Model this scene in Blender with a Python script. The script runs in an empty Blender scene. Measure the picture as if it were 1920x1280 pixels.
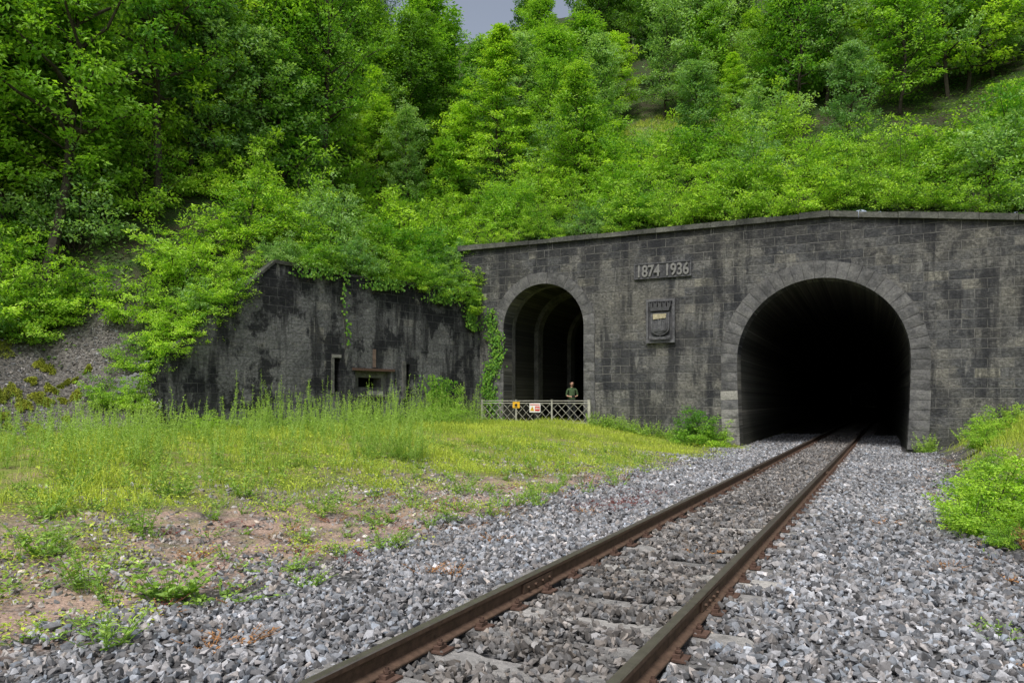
import bpy, bmesh, math
import numpy as np
from mathutils import Vector, Matrix
rng=np.random.default_rng(11)
scene=bpy.context.scene
COL=scene.collection

# ------------------------------------------------------------------ helpers
def ss(t):
    t=np.clip(t,0,1); return t*t*(3-2*t)
def lerp(a,b,t): return a+(b-a)*t
def nz(x,y,s=1.0,o=0.0):
    x=x*s+o; y=y*s-o*1.7
    return (np.sin(1.3*x+.7*y+1.1)+np.sin(-.9*x+1.7*y+2.3)+.6*np.sin(2.9*x+1.9*y+.4)+.6*np.sin(2.1*x-3.3*y+4.)+.4*np.sin(5.3*x+4.1*y))/2.4
def frame_obj(ob,loc,rz):
    ob.location=loc; ob.rotation_euler=(0,0,rz)
def link(ob,parent=None,col=None):
    (col or COL).objects.link(ob)
    if parent: ob.parent=parent
    return ob
def empty(name,loc=(0,0,0),rz=0):
    e=bpy.data.objects.new(name,None); e.empty_display_size=.3
    frame_obj(e,loc,rz); COL.objects.link(e); return e
def mk(name,parts,mats,smooth=False):
    """parts: list of (verts(n,3), faces(m,k), mat, col(n,) or (n,3) or None)"""
    vs=[];ls=[];lt=[];mi=[];cs=[];off=0
    for V,F,m,C in parts:
        V=np.asarray(V,float).reshape(-1,3); F=np.asarray(F,int)
        vs.append(V); ls.append((F+off).ravel()); lt.append(np.full(len(F),F.shape[1]))
        mi.append(np.full(len(F),m))
        if C is None: C=np.full(len(V),.5)
        C=np.asarray(C,float)
        if C.ndim==1: C=np.stack([C,C,C],1)
        cs.append(np.concatenate([C,np.ones((len(C),1))],1)); off+=len(V)
    V=np.concatenate(vs);L=np.concatenate(ls);T=np.concatenate(lt);M=np.concatenate(mi);C=np.concatenate(cs)
    me=bpy.data.meshes.new(name)
    me.vertices.add(len(V)); me.vertices.foreach_set('co',V.astype(np.float32).ravel())
    me.loops.add(len(L)); me.loops.foreach_set('vertex_index',L.astype(np.int32))
    me.polygons.add(len(T)); st=np.concatenate([[0],np.cumsum(T)[:-1]])
    me.polygons.foreach_set('loop_start',st.astype(np.int32))
    me.polygons.foreach_set('material_index',M.astype(np.int32))
    me.polygons.foreach_set('use_smooth',np.full(len(T),smooth))
    me.update(calc_edges=True)
    a=me.color_attributes.new('Col','FLOAT_COLOR','POINT'); a.data.foreach_set('color',C.astype(np.float32).ravel())
    for m in mats: me.materials.append(m)
    return me
def box(x0,x1,y0,y1,z0,z1):
    V=np.array([[x0,y0,z0],[x1,y0,z0],[x1,y1,z0],[x0,y1,z0],[x0,y0,z1],[x1,y0,z1],[x1,y1,z1],[x0,y1,z1]],float)
    F=np.array([[0,3,2,1],[4,5,6,7],[0,1,5,4],[1,2,6,5],[2,3,7,6],[3,0,4,7]])
    return V,F
def tube(pts,rad,k=6,cap=True):
    pts=np.asarray(pts,float); n=len(pts); rad=np.broadcast_to(rad,(n,))
    d=np.gradient(pts,axis=0); d/=np.linalg.norm(d,axis=1)[:,None]+1e-9
    ref=np.where(np.abs(d[:,2:3])>.9,np.array([[1.,0,0]]),np.array([[0,0,1.]]))
    if n>1: ref=np.repeat(ref[:1],n,0)
    a=np.cross(d,ref); a/=np.linalg.norm(a,axis=1)[:,None]+1e-9
    b=np.cross(d,a)
    th=np.arange(k)/k*2*np.pi
    V=pts[:,None]+rad[:,None,None]*(np.cos(th)[None,:,None]*a[:,None]+np.sin(th)[None,:,None]*b[:,None])
    i=np.arange(n-1)[:,None]*k; j=np.arange(k)[None]; j2=(j+1)%k
    F=np.stack([i+j,i+j2,i+k+j2,i+k+j],-1).reshape(-1,4)
    return V.reshape(-1,3),F
def leaves(P,D,Nn,L,W,fold=.18):
    D=D/(np.linalg.norm(D,axis=1)[:,None]+1e-9)
    S=np.cross(D,Nn); S/=np.linalg.norm(S,axis=1)[:,None]+1e-9
    N2=np.cross(S,D); L=np.broadcast_to(L,(len(P),))[:,None]; W=np.broadcast_to(W,(len(P),))[:,None]
    V=np.stack([P,P+.45*L*D+.5*W*S+fold*W*N2,P+L*D-.1*L*N2,P+.45*L*D-.5*W*S+fold*W*N2],1)
    F=np.arange(len(P)*4).reshape(-1,4)
    return V.reshape(-1,3),F
def rquat(n):
    q=rng.normal(size=(n,4)); q/=np.linalg.norm(q,axis=1)[:,None]
    w,x,y,z=q.T
    return np.stack([1-2*(y*y+z*z),2*(x*y-z*w),2*(x*z+y*w),2*(x*y+z*w),1-2*(x*x+z*z),2*(y*z-x*w),2*(x*z-y*w),2*(y*z+x*w),1-2*(x*x+y*y)],1).reshape(n,3,3)
def replicate(V,F,R,S,P):
    n=len(P)
    VV=np.einsum('nij,kj->nki',R,V)*S[:,None,:]+P[:,None]
    FF=F[None]+(np.arange(n)*len(V))[:,None,None]
    return VV.reshape(-1,3),FF.reshape(-1,F.shape[1])

# ------------------------------------------------------------------ node helpers
class NB:
    def __init__(s,name):
        s.m=bpy.data.materials.new(name); s.m.use_nodes=True; s.t=s.m.node_tree; s.t.nodes.clear()
        s.out=s.t.nodes.new('ShaderNodeOutputMaterial')
    def n(s,ty,**kw):
        nd=s.t.nodes.new('ShaderNode'+ty)
        for k,v in kw.items():
            if k.startswith('_'): setattr(nd,k[1:],v)
        return nd
    def l(s,a,b): s.t.links.new(a,b)
    def setin(s,nd,key,v):
        if isinstance(v,bpy.types.NodeSocket): s.l(v,nd.inputs[key])
        else: nd.inputs[key].default_value=v
    def math(s,op,a,b=None,clamp=False):
        nd=s.n('Math',_operation=op,_use_clamp=clamp); s.setin(nd,0,a)
        if b is not None: s.setin(nd,1,b)
        return nd.outputs[0]
    def mix(s,f,a,b,bt='MIX'):
        nd=s.n('MixRGB',_blend_type=bt); s.setin(nd,0,f)
        for k,v in ((1,a),(2,b)):
            if isinstance(v,tuple): v=v+(1,) if len(v)==3 else v
            s.setin(nd,k,v)
        return nd.outputs[0]
    def ramp(s,f,stops):
        nd=s.n('ValToRGB'); s.l(f,nd.inputs[0]); e=nd.color_ramp.elements
        while len(e)<len(stops): e.new(.5)
        for el,(p,c) in zip(e,stops):
            el.position=p
            if not isinstance(c,tuple): c=(c,c,c)
            el.color=c+(1,)
        return nd.outputs[0]
    def noise(s,vec,scale,detail=4,rough=.55):
        nd=s.n('TexNoise'); nd.inputs['Scale'].default_value=scale; nd.inputs['Detail'].default_value=detail; nd.inputs['Roughness'].default_value=rough
        s.l(vec,nd.inputs['Vector']); return nd.outputs['Fac']
    def mapv(s,vec,sc,loc=(0,0,0)):
        nd=s.n('Mapping'); s.l(vec,nd.inputs[0]); nd.inputs['Scale'].default_value=sc; nd.inputs['Location'].default_value=loc; return nd.outputs[0]
    def obj(s): return s.n('TexCoord').outputs['Object']
    def bump(s,h,st=.5,d=.02):
        nd=s.n('Bump'); nd.inputs['Strength'].default_value=st; nd.inputs['Distance'].default_value=d; s.l(h,nd.inputs['Height']); return nd.outputs[0]
    def pbr(s,col,rough=.85,bump=None,metal=0,spec=.3):
        p=s.n('BsdfPrincipled')
        if isinstance(col,tuple): col=col+(1,)
        s.setin(p,'Base Color',col); s.setin(p,'Roughness',rough); p.inputs['Metallic'].default_value=metal
        p.inputs['Specular IOR Level'].default_value=spec
        if bump is not None: s.l(bump,p.inputs['Normal'])
        s.l(p.outputs[0],s.out.inputs[0]); return s.m

def stone_wall(name,bw,rh,tones,mortar,stain,topz,blotch,bstr=.7,msize=.016,st0=.52,sta=.75,topf=.55,blackp=.6,pale=.5):
    b=NB(name); o=b.obj()
    sep=b.n('SeparateXYZ'); b.l(o,sep.inputs[0]); cmb=b.n('CombineXYZ'); b.l(sep.outputs[0],cmb.inputs[0]); b.l(sep.outputs[2],cmb.inputs[1])
    v=cmb.outputs[0]
    nd=b.n('TexNoise'); nd.inputs['Scale'].default_value=3.5; nd.inputs['Detail'].default_value=5; b.l(v,nd.inputs['Vector'])
    vm=b.n('VectorMath',_operation='SCALE'); b.l(nd.outputs['Color'],vm.inputs[0]); vm.inputs['Scale'].default_value=.045
    va=b.n('VectorMath',_operation='ADD'); b.l(v,va.inputs[0]); b.l(vm.outputs[0],va.inputs[1])
    br=b.n('TexBrick'); b.l(va.outputs[0],br.inputs['Vector'])
    br.inputs['Color1'].default_value=(0,0,0,1); br.inputs['Color2'].default_value=(1,1,1,1); br.inputs['Mortar'].default_value=(.5,.5,.5,1)
    br.inputs['Scale'].default_value=1; br.inputs['Brick Width'].default_value=bw; br.inputs['Row Height'].default_value=rh
    br.inputs['Mortar Size'].default_value=msize; br.inputs['Mortar Smooth'].default_value=.35; br.inputs['Bias'].default_value=0
    c=b.ramp(br.outputs['Color'],tones)
    n1=b.noise(v,.33,5,.6); n2=b.noise(v,11,7,.75); n3=b.noise(b.mapv(v,(1.1,.16,1)),1.0,6,.65); n4=b.noise(v,1.3,7,.7)
    c=b.mix(b.math('MULTIPLY',b.ramp(n1,[(.45,0.),(.62,1.)]),.6),c,blotch)
    c=b.mix(.95,c,b.ramp(n2,[(.3,.3),(.5,.95),(.72,1.9)]),'MULTIPLY')
    n6=b.noise(b.mapv(v,(1,1.8,1),(7,3,0)),1.9,8,.75)
    c=b.mix(b.math('MULTIPLY',b.ramp(n6,[(.575,0.),(.62,1.)]),pale),c,(.27,.255,.215))
    c=b.mix(b.math('MULTIPLY',b.ramp(n3,[(st0,0.),(st0+.08,1.)]),sta),c,stain)
    n7=b.noise(b.mapv(v,(1,.7,1),(2,9,0)),.75,8,.7)
    c=b.mix(b.math('MULTIPLY',b.ramp(n7,[(.51,0.),(.56,1.)]),blackp),c,stain)
    tz=b.math('ADD',b.math('DIVIDE',b.math('SUBTRACT',sep.outputs[2],topz-2.4),2.4),b.math('MULTIPLY',b.math('SUBTRACT',n4,.5),2.8))
    c=b.mix(b.math('MULTIPLY',b.ramp(tz,[(.4,0.),(.85,1.)]),topf),c,stain)
    lz=b.math('ADD',b.math('MULTIPLY',b.math('SUBTRACT',1.6,sep.outputs[2]),.45),b.math('MULTIPLY',b.math('SUBTRACT',n4,.55),1.5))
    c=b.mix(b.math('MULTIPLY',b.ramp(lz,[(.2,0.),(.8,1.)]),.4),c,(.07,.075,.045))
    mo=b.math('MULTIPLY',br.outputs['Fac'],b.ramp(n4,[(.38,.1),(.6,.8)]))
    c=b.mix(mo,c,mortar)
    n5=b.noise(b.mapv(v,(2.3,.4,1)),1.3,6,.7)
    c=b.mix(b.math('MULTIPLY',b.ramp(n5,[(.61,0.),(.68,1.)]),.55),c,(.28,.275,.255))
    h=b.math('ADD',b.math('MULTIPLY',br.outputs['Fac'],-1.6),b.math('MULTIPLY',b.noise(v,8,9,.75),1.9))
    return b.pbr(c,.92,b.bump(h,bstr,.05),spec=.2)
M_wall=stone_wall('soot_stained_ashlar',.74,.33,[(0,(.065,.067,.071)),(.45,(.115,.116,.117)),(.75,(.155,.153,.147)),(.97,(.195,.188,.168)),(1,(.25,.24,.2))],(.22,.215,.20),(.028,.029,.033),8.2,(.20,.19,.16),1.,.018,.51,.78,.72,.6,.55)
M_bunk=stone_wall('damp_stained_masonry',.62,.3,[(0,(.08,.082,.085)),(.5,(.12,.12,.122)),(.9,(.16,.16,.16)),(1,(.22,.21,.19))],(.13,.13,.13),(.014,.015,.018),6.4,(.20,.20,.20),1.,.011,.5,.8,.95,.9,.35)
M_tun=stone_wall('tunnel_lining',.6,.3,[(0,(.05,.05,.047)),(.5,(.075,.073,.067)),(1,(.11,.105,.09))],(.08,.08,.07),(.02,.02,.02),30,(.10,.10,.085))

def stonemat(name,c1,c2,c3,sc=3.):
    b=NB(name); o=b.obj(); at=b.n('Attribute'); at.attribute_name='Col'
    sep=b.n('SeparateColor'); b.l(at.outputs['Color'],sep.inputs[0])
    n=b.noise(o,sc,6,.7); c=b.mix(b.ramp(n,[(.3,0.),(.7,1.)]),c1,c2)
    c=b.mix(b.ramp(sep.outputs[0],[(.75,0.),(1,1.)]),c,c3)
    c=b.mix(1.,c,b.ramp(sep.outputs[0],[(0,.7),(.7,1.25)]),'MULTIPLY')
    c=b.mix(b.math('MULTIPLY',b.ramp(b.noise(o,.9,7,.7),[(.5,0.),(.6,1.)]),.55),c,(.035,.036,.038))
    c=b.mix(.8,c,b.ramp(b.noise(o,14,6,.7),[(.25,.5),(.75,1.5)]),'MULTIPLY')
    return b.pbr(c,.92,b.bump(b.noise(o,12,8,.7),.8,.04),spec=.2)
M_vous=stonemat('arch_stone',(.07,.07,.073),(.16,.157,.15),(.36,.345,.30))
M_cop=stonemat('coping_stone',(.04,.043,.036),(.13,.13,.115),(.22,.21,.18))
M_conc=stonemat('sleeper_concrete',(.16,.155,.15),(.27,.26,.25),(.36,.345,.32))
M_sill=stonemat('weathered_concrete',(.09,.088,.082),(.19,.185,.17),(.34,.33,.3))
M_relief=stonemat('carved_stone',(.06,.06,.065),(.12,.12,.125),(.46,.40,.24),5)

def simple(name,col,rough=.7,metal=0,var=.4,sc=20,spec=.3):
    b=NB(name); o=b.obj()
    c=b.mix(1.,col,b.ramp(b.noise(o,sc,5,.65),[(.25,1-var),(.75,1+var)]),'MULTIPLY')
    return b.pbr(c,rough,b.bump(b.noise(o,sc*2,4),.2,.005),metal,spec)
M_rust=simple('rusted_steel',(.105,.066,.046),.75,.1,.5,14)
M_rail=simple('worn_rail_head',(.25,.215,.19),.34,.75,.25,9)
M_plate=simple('rusty_plate',(.10,.06,.045),.8,.1,.5,20)
M_bark=simple('bark',(.06,.052,.04),.95,0,.5,12,.1)
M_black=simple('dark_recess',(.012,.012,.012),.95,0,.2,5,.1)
M_void=simple('painted_tunnel_dark',(.0015,.0015,.0015),1,0,.1,5,0)  # near-black for the tunnel end caps: darkness of the depth painted as colour

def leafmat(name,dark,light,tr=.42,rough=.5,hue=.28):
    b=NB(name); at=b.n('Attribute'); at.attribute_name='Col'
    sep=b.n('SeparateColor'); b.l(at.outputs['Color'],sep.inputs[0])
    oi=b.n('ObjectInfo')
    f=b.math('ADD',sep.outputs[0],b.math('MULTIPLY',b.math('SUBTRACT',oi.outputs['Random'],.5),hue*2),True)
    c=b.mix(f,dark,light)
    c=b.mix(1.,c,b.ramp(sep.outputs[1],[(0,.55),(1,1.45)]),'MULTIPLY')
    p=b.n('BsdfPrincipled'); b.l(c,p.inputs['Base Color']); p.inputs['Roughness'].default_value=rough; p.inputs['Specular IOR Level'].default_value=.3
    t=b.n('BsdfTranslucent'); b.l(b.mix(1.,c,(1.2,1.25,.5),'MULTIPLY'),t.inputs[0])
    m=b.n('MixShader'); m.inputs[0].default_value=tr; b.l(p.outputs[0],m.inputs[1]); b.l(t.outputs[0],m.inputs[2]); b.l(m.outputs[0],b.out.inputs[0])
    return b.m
M_leafA=leafmat('shrub_leaves',(.15,.33,.035),(.52,.75,.08))
M_leafB=leafmat('young_tree_leaves',(.11,.29,.035),(.38,.62,.065))
M_leafC=leafmat('forest_leaves',(.05,.15,.022),(.20,.38,.05),.38)
M_leafD=leafmat('greyish_leaves',(.14,.30,.09),(.40,.60,.20))
M_leafE=leafmat('bright_beech_leaves',(.22,.42,.04),(.58,.80,.08),.42,.5,.1)
M_grass=leafmat('grass_blades',(.20,.31,.04),(.56,.64,.085),.3,.6,0)
M_weed=leafmat('weed_leaves',(.15,.30,.055),(.46,.63,.12),.35,.5,.2)
M_red=leafmat('red_stonecrop',(.14,.03,.035),(.30,.10,.08),.2,.6,0)
M_dry=leafmat('dead_foliage',(.25,.12,.05),(.50,.27,.12),.2,.7,0)

# ------------------------------------------------------------------ frames
TRK=((-2.395,0,0),-math.radians(27.27)); WAL=((11.39,26.5,0),-math.radians(25.87)); BUN=((-1.42,32.7,0),math.radians(48.53))
def qf(X,Y): return (X+2.395)*.8889-.4582*Y
def pf(X,Y): return (X-11.39)*.4363+(Y-26.5)*.8998
def sf(X,Y): return (X-11.39)*.8998-(Y-26.5)*.4363
def bf(X,Y): return -(X+1.42)*.749+(Y-32.7)*.662
def uf(X,Y): return -(X+1.42)*.662-(Y-32.7)*.749
def fromsp(s,p): return 11.39+.8998*s+.4363*p, 26.5-.4363*s+.8998*p
def fromub(u,b): return -1.42-.662*u-.749*b, 32.7-.749*u+.662*b
def Hf(X,Y):
    q=qf(X,Y)
    z=-.235+.835*ss((-q-2.6)/8)
    r=np.maximum(q-3.0,0)*ss((.6-pf(X,Y))/.5); z=z+np.minimum(.42*r*ss(r/1.5),4.5)
    m=ss((np.abs(q)-2.)/2)*ss((28-np.abs(Y-2))/6)
    return z+m*(.035*nz(X,Y,.9)+.015*nz(X,Y,3.1,2))
def Hh(X,Y):
    p,b,u=pf(X,Y),bf(X,Y),uf(X,Y); s_=sf(X,Y)
    w=ss((p-b+1.5)/3); D=np.maximum(p,b)
    Rb=np.clip(6.0-.93*(u-10.),.45,6.0); sl=lerp(.63,.8,ss((u-10)/4))
    Rm=8.05-.128*np.clip(s_,0,16)*ss((6-p)/6)
    z=lerp(Rb,Rm,w)+lerp(sl,.63,w)*D
    return z+ss((D-1)/5)*(.45*nz(X,Y,.22)+.15*nz(X,Y,.9,3))
def qg(Y): return lerp(-5.6,-2.5,ss((Y-9)/14))

# ------------------------------------------------------------------ ground sheet
def grid(xs,ys): 
    X,Y=np.meshgrid(xs,ys,indexing='xy'); nx,ny=len(xs),len(ys)
    i=(np.arange(ny-1)[:,None]*nx+np.arange(nx-1)[None])
    return X,Y,np.stack([i,i+1,i+1+nx,i+nx],-1).reshape(-1,4)
xs=np.concatenate([np.linspace(-200,-18,24),np.arange(-17,18,.13),np.arange(18.4,42,.6),np.linspace(45,200,20)])
ys=np.concatenate([np.linspace(-150,1,20),np.arange(1.5,36,.13),np.arange(36.4,72,.6),np.linspace(76,220,18)])
X,Y,F=grid(xs,ys); Z=Hf(X,Y); q=qf(X,Y)
def edg(x,y): return .8*nz(x,y,1.1)+.5*nz(x,y,3.2,1)+.3*nz(x,y,7.1,3)
edge=edg(X,Y)
gm=ss((qg(Y)-q+edge)/1.6)*(q<0)+ss((q-3.6+.4*edge)/.8)*(pf(X,Y)<.3)
sand=ss((-q-2.9+.4*edge)/.8)*(1-gm)
C=np.stack([gm,sand,.5+.5*nz(X,Y,1.7,5)],-1).reshape(-1,3)
b=NB('ground'); o=b.obj(); at=b.n('Attribute'); at.attribute_name='Col'; sep=b.n('SeparateColor'); b.l(at.outputs['Color'],sep.inputs[0])
vo=b.n('TexVoronoi'); vo.inputs['Scale'].default_value=26; b.l(o,vo.inputs['Vector'])
vs=b.n('SeparateColor'); b.l(vo.outputs['Color'],vs.inputs[0])
peb=b.ramp(vs.outputs[0],[(0,(.08,.08,.082)),(.5,(.15,.147,.15)),(1,(.28,.27,.265))])
peb=b.mix(1.,peb,b.ramp(vo.outputs['Distance'],[(0.2,1.),(.6,.35)]),'MULTIPLY')
n1=b.noise(o,2.2,7,.7); n2=b.noise(o,30,5,.7)
sandc=b.mix(b.ramp(n2,[(.3,0.),(.7,1.)]),(.21,.145,.115),(.48,.35,.28))
sandc=b.mix(b.ramp(n1,[(.46,0.),(.62,.9)]),sandc,peb)
sandc=b.mix(b.math('MULTIPLY',b.ramp(b.noise(o,1.4,6,.7),[(.52,0.),(.64,1.)]),.5),sandc,(.17,.18,.06))
gr=b.mix(b.ramp(n2,[(.3,0.),(.7,1.)]),(.09,.13,.025),(.25,.30,.06))
gr=b.mix(b.ramp(b.noise(o,2.4,6,.65),[(.48,0.),(.64,.8)]),gr,(.27,.20,.12))
c=b.mix(sep.outputs[1],peb,sandc); c=b.mix(sep.outputs[0],c,gr)
hh=b.math('ADD',b.math('MULTIPLY',vo.outputs['Distance'],-1.),b.math('MULTIPLY',n2,.5))
M_ground=b.pbr(c,.95,b.bump(hh,.6,.03),spec=.15)
link(bpy.data.objects.new('ground',mk('ground',[(np.stack([X,Y,Z],-1),F,0,C)],[M_ground],True)))

# hillside sheet
xs=np.concatenate([np.arange(-120,-24,3.),np.arange(-24,24,.35),np.arange(24,121,3.)])
ys=np.concatenate([np.arange(-60,10,3.),np.arange(10,50,.35),np.arange(50,171,3.)])
X,Y,F=grid(xs,ys); Z=Hh(X,Y)
D=np.maximum(pf(X,Y),bf(X,Y)); keep=((D>.45)|((uf(X,Y)>14.7)&(bf(X,Y)>-2))).ravel()
F=F[keep[F].all(1)]
u_=uf(X,Y); scree=ss((u_-13)/1.5)*ss((4.3-bf(X,Y))/1.5)
gp=np.exp(-(((X-8.6)/3.2)**2+((Y-45.3)/4.)**2))
b=NB('hillside'); o=b.obj(); at=b.n('Attribute'); at.attribute_name='Col'; sep=b.n('SeparateColor'); b.l(at.outputs['Color'],sep.inputs[0])
n1=b.noise(o,.8,6,.7); n2=b.noise(o,9,6,.7)
c=b.mix(b.ramp(n1,[(.4,0.),(.6,1.)]),(.05,.048,.028),(.04,.075,.02))
c=b.mix(.8,c,b.ramp(n2,[(.3,.5),(.7,1.5)]),'MULTIPLY')
vo=b.n('TexVoronoi'); vo.inputs['Scale'].default_value=18; b.l(o,vo.inputs['Vector']); vs=b.n('SeparateColor'); b.l(vo.outputs['Color'],vs.inputs[0])
sc=b.ramp(vs.outputs[0],[(0,(.05,.046,.042)),(1,(.20,.185,.17))])
c=b.mix(sep.outputs[0],c,sc)
pt=b.mix(b.ramp(n1,[(.45,0.),(.55,1.)]),(.24,.21,.13),(.20,.28,.06)); pt=b.mix(.7,pt,b.ramp(n2,[(.3,.5),(.7,1.5)]),'MULTIPLY')
c=b.mix(sep.outputs[1],c,pt)
M_hill=b.pbr(c,.95,b.bump(n2,.8,.12),spec=.1)
link(bpy.data.objects.new('hillside',mk('hillside',[(np.stack([X,Y,Z],-1),F,0,np.stack([scree,gp,gp],-1).reshape(-1,3))],[M_hill],True)))

# ------------------------------------------------------------------ walls
def plate(name,outer,holes,depth,mat,y0=0.,parent=None,bev=0):
    bm=bmesh.new(); es=[]
    for loop in [outer]+holes:
        vsx=[bm.verts.new((x,y0,z)) for x,z in loop]
        for i in range(len(vsx)): es.append(bm.edges.new((vsx[i],vsx[(i+1)%len(vsx)])))
    bmesh.ops.triangle_fill(bm,use_beauty=True,use_dissolve=False,edges=es)
    r=bmesh.ops.extrude_face_region(bm,geom=list(bm.faces))
    bmesh.ops.translate(bm,vec=(0,depth,0),verts=[g for g in r['geom'] if isinstance(g,bmesh.types.BMVert)])
    bmesh.ops.recalc_face_normals(bm,faces=bm.faces)
    me=bpy.data.meshes.new(name); bm.to_mesh(me); bm.free(); me.materials.append(mat)
    a=me.color_attributes.new('Col','FLOAT_COLOR','POINT')
    for d in a.data: d.color=(.5,.5,.5,1)
    return link(bpy.data.objects.new(name,me),parent)
def arch(cx,hw,zc,zb,hwb,n=36,off=0.):
    pts=[]
    for i in range(8):
        f=i/8; pts.append((cx-lerp(hwb,hw,math.sin(f*math.pi/2))-off,lerp(zb,zc,f)))
    for i in range(n+1):
        a=math.pi-math.pi*i/n; pts.append((cx+(hw+off)*math.cos(a),zc+(hw+off)*math.sin(a)))
    for i in range(8):
        f=1-(i+1)/8; pts.append((cx+lerp(hwb,hw,math.sin(f*math.pi/2))+off,lerp(zb,zc,f)))
    return pts
AR=dict(cx=-.33,hw=2.88,zc=3.06,zb=-.6,hwb=2.74); AL=dict(cx=-11.2,hw=1.85,zc=4.63,zb=-.6,hwb=1.85)
portal=empty('tunnel_portal',*WAL)
outer=[(-15.2,-.9)]+[(AL['cx']-1.85,-.9)]+arch(**AL)+[(AL['cx']+1.85,-.9),(AR['cx']-2.74,-.9)]+arch(**AR)+[(AR['cx']+2.74,-.9),(16,-.9),(16,6.05),(0,8.1),(-15.2,8.2)]
plate('facade_wall',outer,[],.8,M_wall,parent=portal)
def ring(name,A,th,nb,y0,y1,parent):
    prof=np.array(arch(n=80,**A)); prof=prof[prof[:,1]>-.4]
    seg=np.linalg.norm(np.diff(prof,axis=0),axis=1); cum=np.concatenate([[0],np.cumsum(seg)]); T=cum[-1]
    f=lambda t: np.array([np.interp(t,cum,prof[:,0]),np.interp(t,cum,prof[:,1])])
    parts=[]
    for i in range(nb):
        t0=T*i/nb+.006; t1=T*(i+1)/nb-.006
        m=f((t0+t1)/2); yy=y0+rng.uniform(-.01,.008); low=m[1]<1.75 
        col=rng.uniform(.35,.72)
        if low and i<nb/2 and rng.random()<.7: col=rng.uniform(.8,.9)
        k=3; tt=np.linspace(t0,t1,k+1); rr=np.linspace(0.004,th+(.03 if low else rng.uniform(-.01,.01)),4)
        V=[];
        for r in rr:
            for t in tt:
                c=f(t); d=f(min(t+.02,T))-f(max(t-.02,0)); d/=np.linalg.norm(d); nn=np.array([-d[1],d[0]])
                pnt=c+nn*r; V.append([pnt[0],0,pnt[1]])
        V=np.array(V); g=len(V); Vf=V.copy(); edgeb=np.zeros((4,k+1)); edgeb[1:-1,1:-1]=1
        Vf[:,1]=yy-.012*edgeb.ravel()+rng.uniform(-.005,.005,g); Vb=V.copy(); Vb[:,1]=y1
        ii=(np.arange(3)[:,None]*(k+1)+np.arange(k)[None]); Ff=np.stack([ii,ii+1,ii+k+2,ii+k+1],-1).reshape(-1,4)
        bd=list(range(k+1))+[ (r+1)*(k+1)+k for r in range(3)]+[3*(k+1)+j for j in range(k-1,-1,-1)]+[r*(k+1) for r in (2,1)]
        Fs=np.array([[bd[j],bd[(j+1)%len(bd)],bd[(j+1)%len(bd)]+g,bd[j]+g] for j in range(len(bd))])
        parts.append((np.concatenate([Vf,Vb]),np.concatenate([Ff,Fs]),0,np.full(2*g,col)))
    return link(bpy.data.objects.new(name,mk(name,parts,[M_vous])),parent)
ring('large_arch_ring',AR,.6,45,-.07,.3,portal)
ring('small_arch_ring',AL,.48,39,-.06,.3,portal)
parts=[]
def topz(s): return 8.2-.1*(s+15.2)/15.2 if s<0 else 8.1-.128*s
s=-15.3
while s<16:
    L=rng.uniform(.9,1.3); e=min(s+L-.015,16); 
    if s<0<e: e=-.01; 
    V,Fb=box(s,e,-.13+rng.uniform(-.02,.02),.95,0,1)
    h=.2+rng.uniform(-.035,.03)
    V[:,2]=[topz(x)+ (h if z>.5 else .003) for x,z in V[:,[0,2]]]
    parts.append((V,Fb,0,np.full(8,rng.uniform(.2,.78)))); s=e+.015
link(bpy.data.objects.new('coping',mk('coping',parts,[M_cop])),portal)
def lining(name,A,y0,y1,off,step,parent,cap=True):
    prof=np.array(arch(n=30,off=off,**A)); n=len(prof); yy=np.arange(y0,y1+.01,step)
    V=np.stack([np.repeat(prof[None,:,0],len(yy),0),np.repeat(yy[:,None],n,1),np.repeat(prof[None,:,1],len(yy),0)],-1)
    i=np.arange(len(yy)-1)[:,None]*n+np.arange(n-1)[None]
    Fq=np.stack([i,i+1,i+n+1,i+n],-1).reshape(-1,4)
    pts=[(V,Fq,0,None)]
    if cap:
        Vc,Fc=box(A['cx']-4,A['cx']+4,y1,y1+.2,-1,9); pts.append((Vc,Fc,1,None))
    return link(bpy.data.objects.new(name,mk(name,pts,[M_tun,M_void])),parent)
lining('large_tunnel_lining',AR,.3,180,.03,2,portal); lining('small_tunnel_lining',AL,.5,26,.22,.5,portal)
for yr in (3.7,8.,12.5):
    pr=arch(**AL); po=arch(off=.3,**AL)
    plate('lining_rib',pr+po[::-1],[],.55,M_vous,yr,portal)
pr=arch(**AL); po=arch(off=.3,**AL); plate('lining_reveal',pr+po[::-1],[],.35,M_vous,.8,portal)

# bunker wall
bunk=empty('bunker_wall',*BUN)
bo=[(-15.1,-.9),(.25,-.9),(.25,6.15),(-3,6.17),(-6,6.13),(-10.05,6.2),(-11.2,5.15),(-12.4,4.1),(-13.72,2.85),(-14.3,1.7),(-15.1,.95)]
slit=[(-7.62,1.85),(-7.4,1.85),(-7.4,3.1),(-7.62,3.1)]; emb=[(-6.7,1.75),(-5.0,1.75),(-5.0,2.66),(-6.7,2.66)]; sl2=[(-4.25,2.1),(-4.03,2.1),(-4.03,3.0),(-4.25,3.0)]
plate('masonry',bo,[slit,emb,sl2],1.0,M_bunk,parent=bunk)
plate('embrasure_inner',[(-6.75,1.7),(-4.95,1.7),(-4.95,2.72),(-6.75,2.72)],[[(-6.35,2.05),(-5.25,2.05),(-5.25,2.42),(-6.35,2.42)]],.5,M_sill,.3,bunk)
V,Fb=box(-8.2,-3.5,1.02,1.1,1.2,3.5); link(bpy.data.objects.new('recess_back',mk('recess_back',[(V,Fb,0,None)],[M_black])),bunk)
pt=[]
V,Fb=box(-6.85,-4.85,-.05,.2,2.665,2.76); pt.append((V,Fb,0,None))
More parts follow.
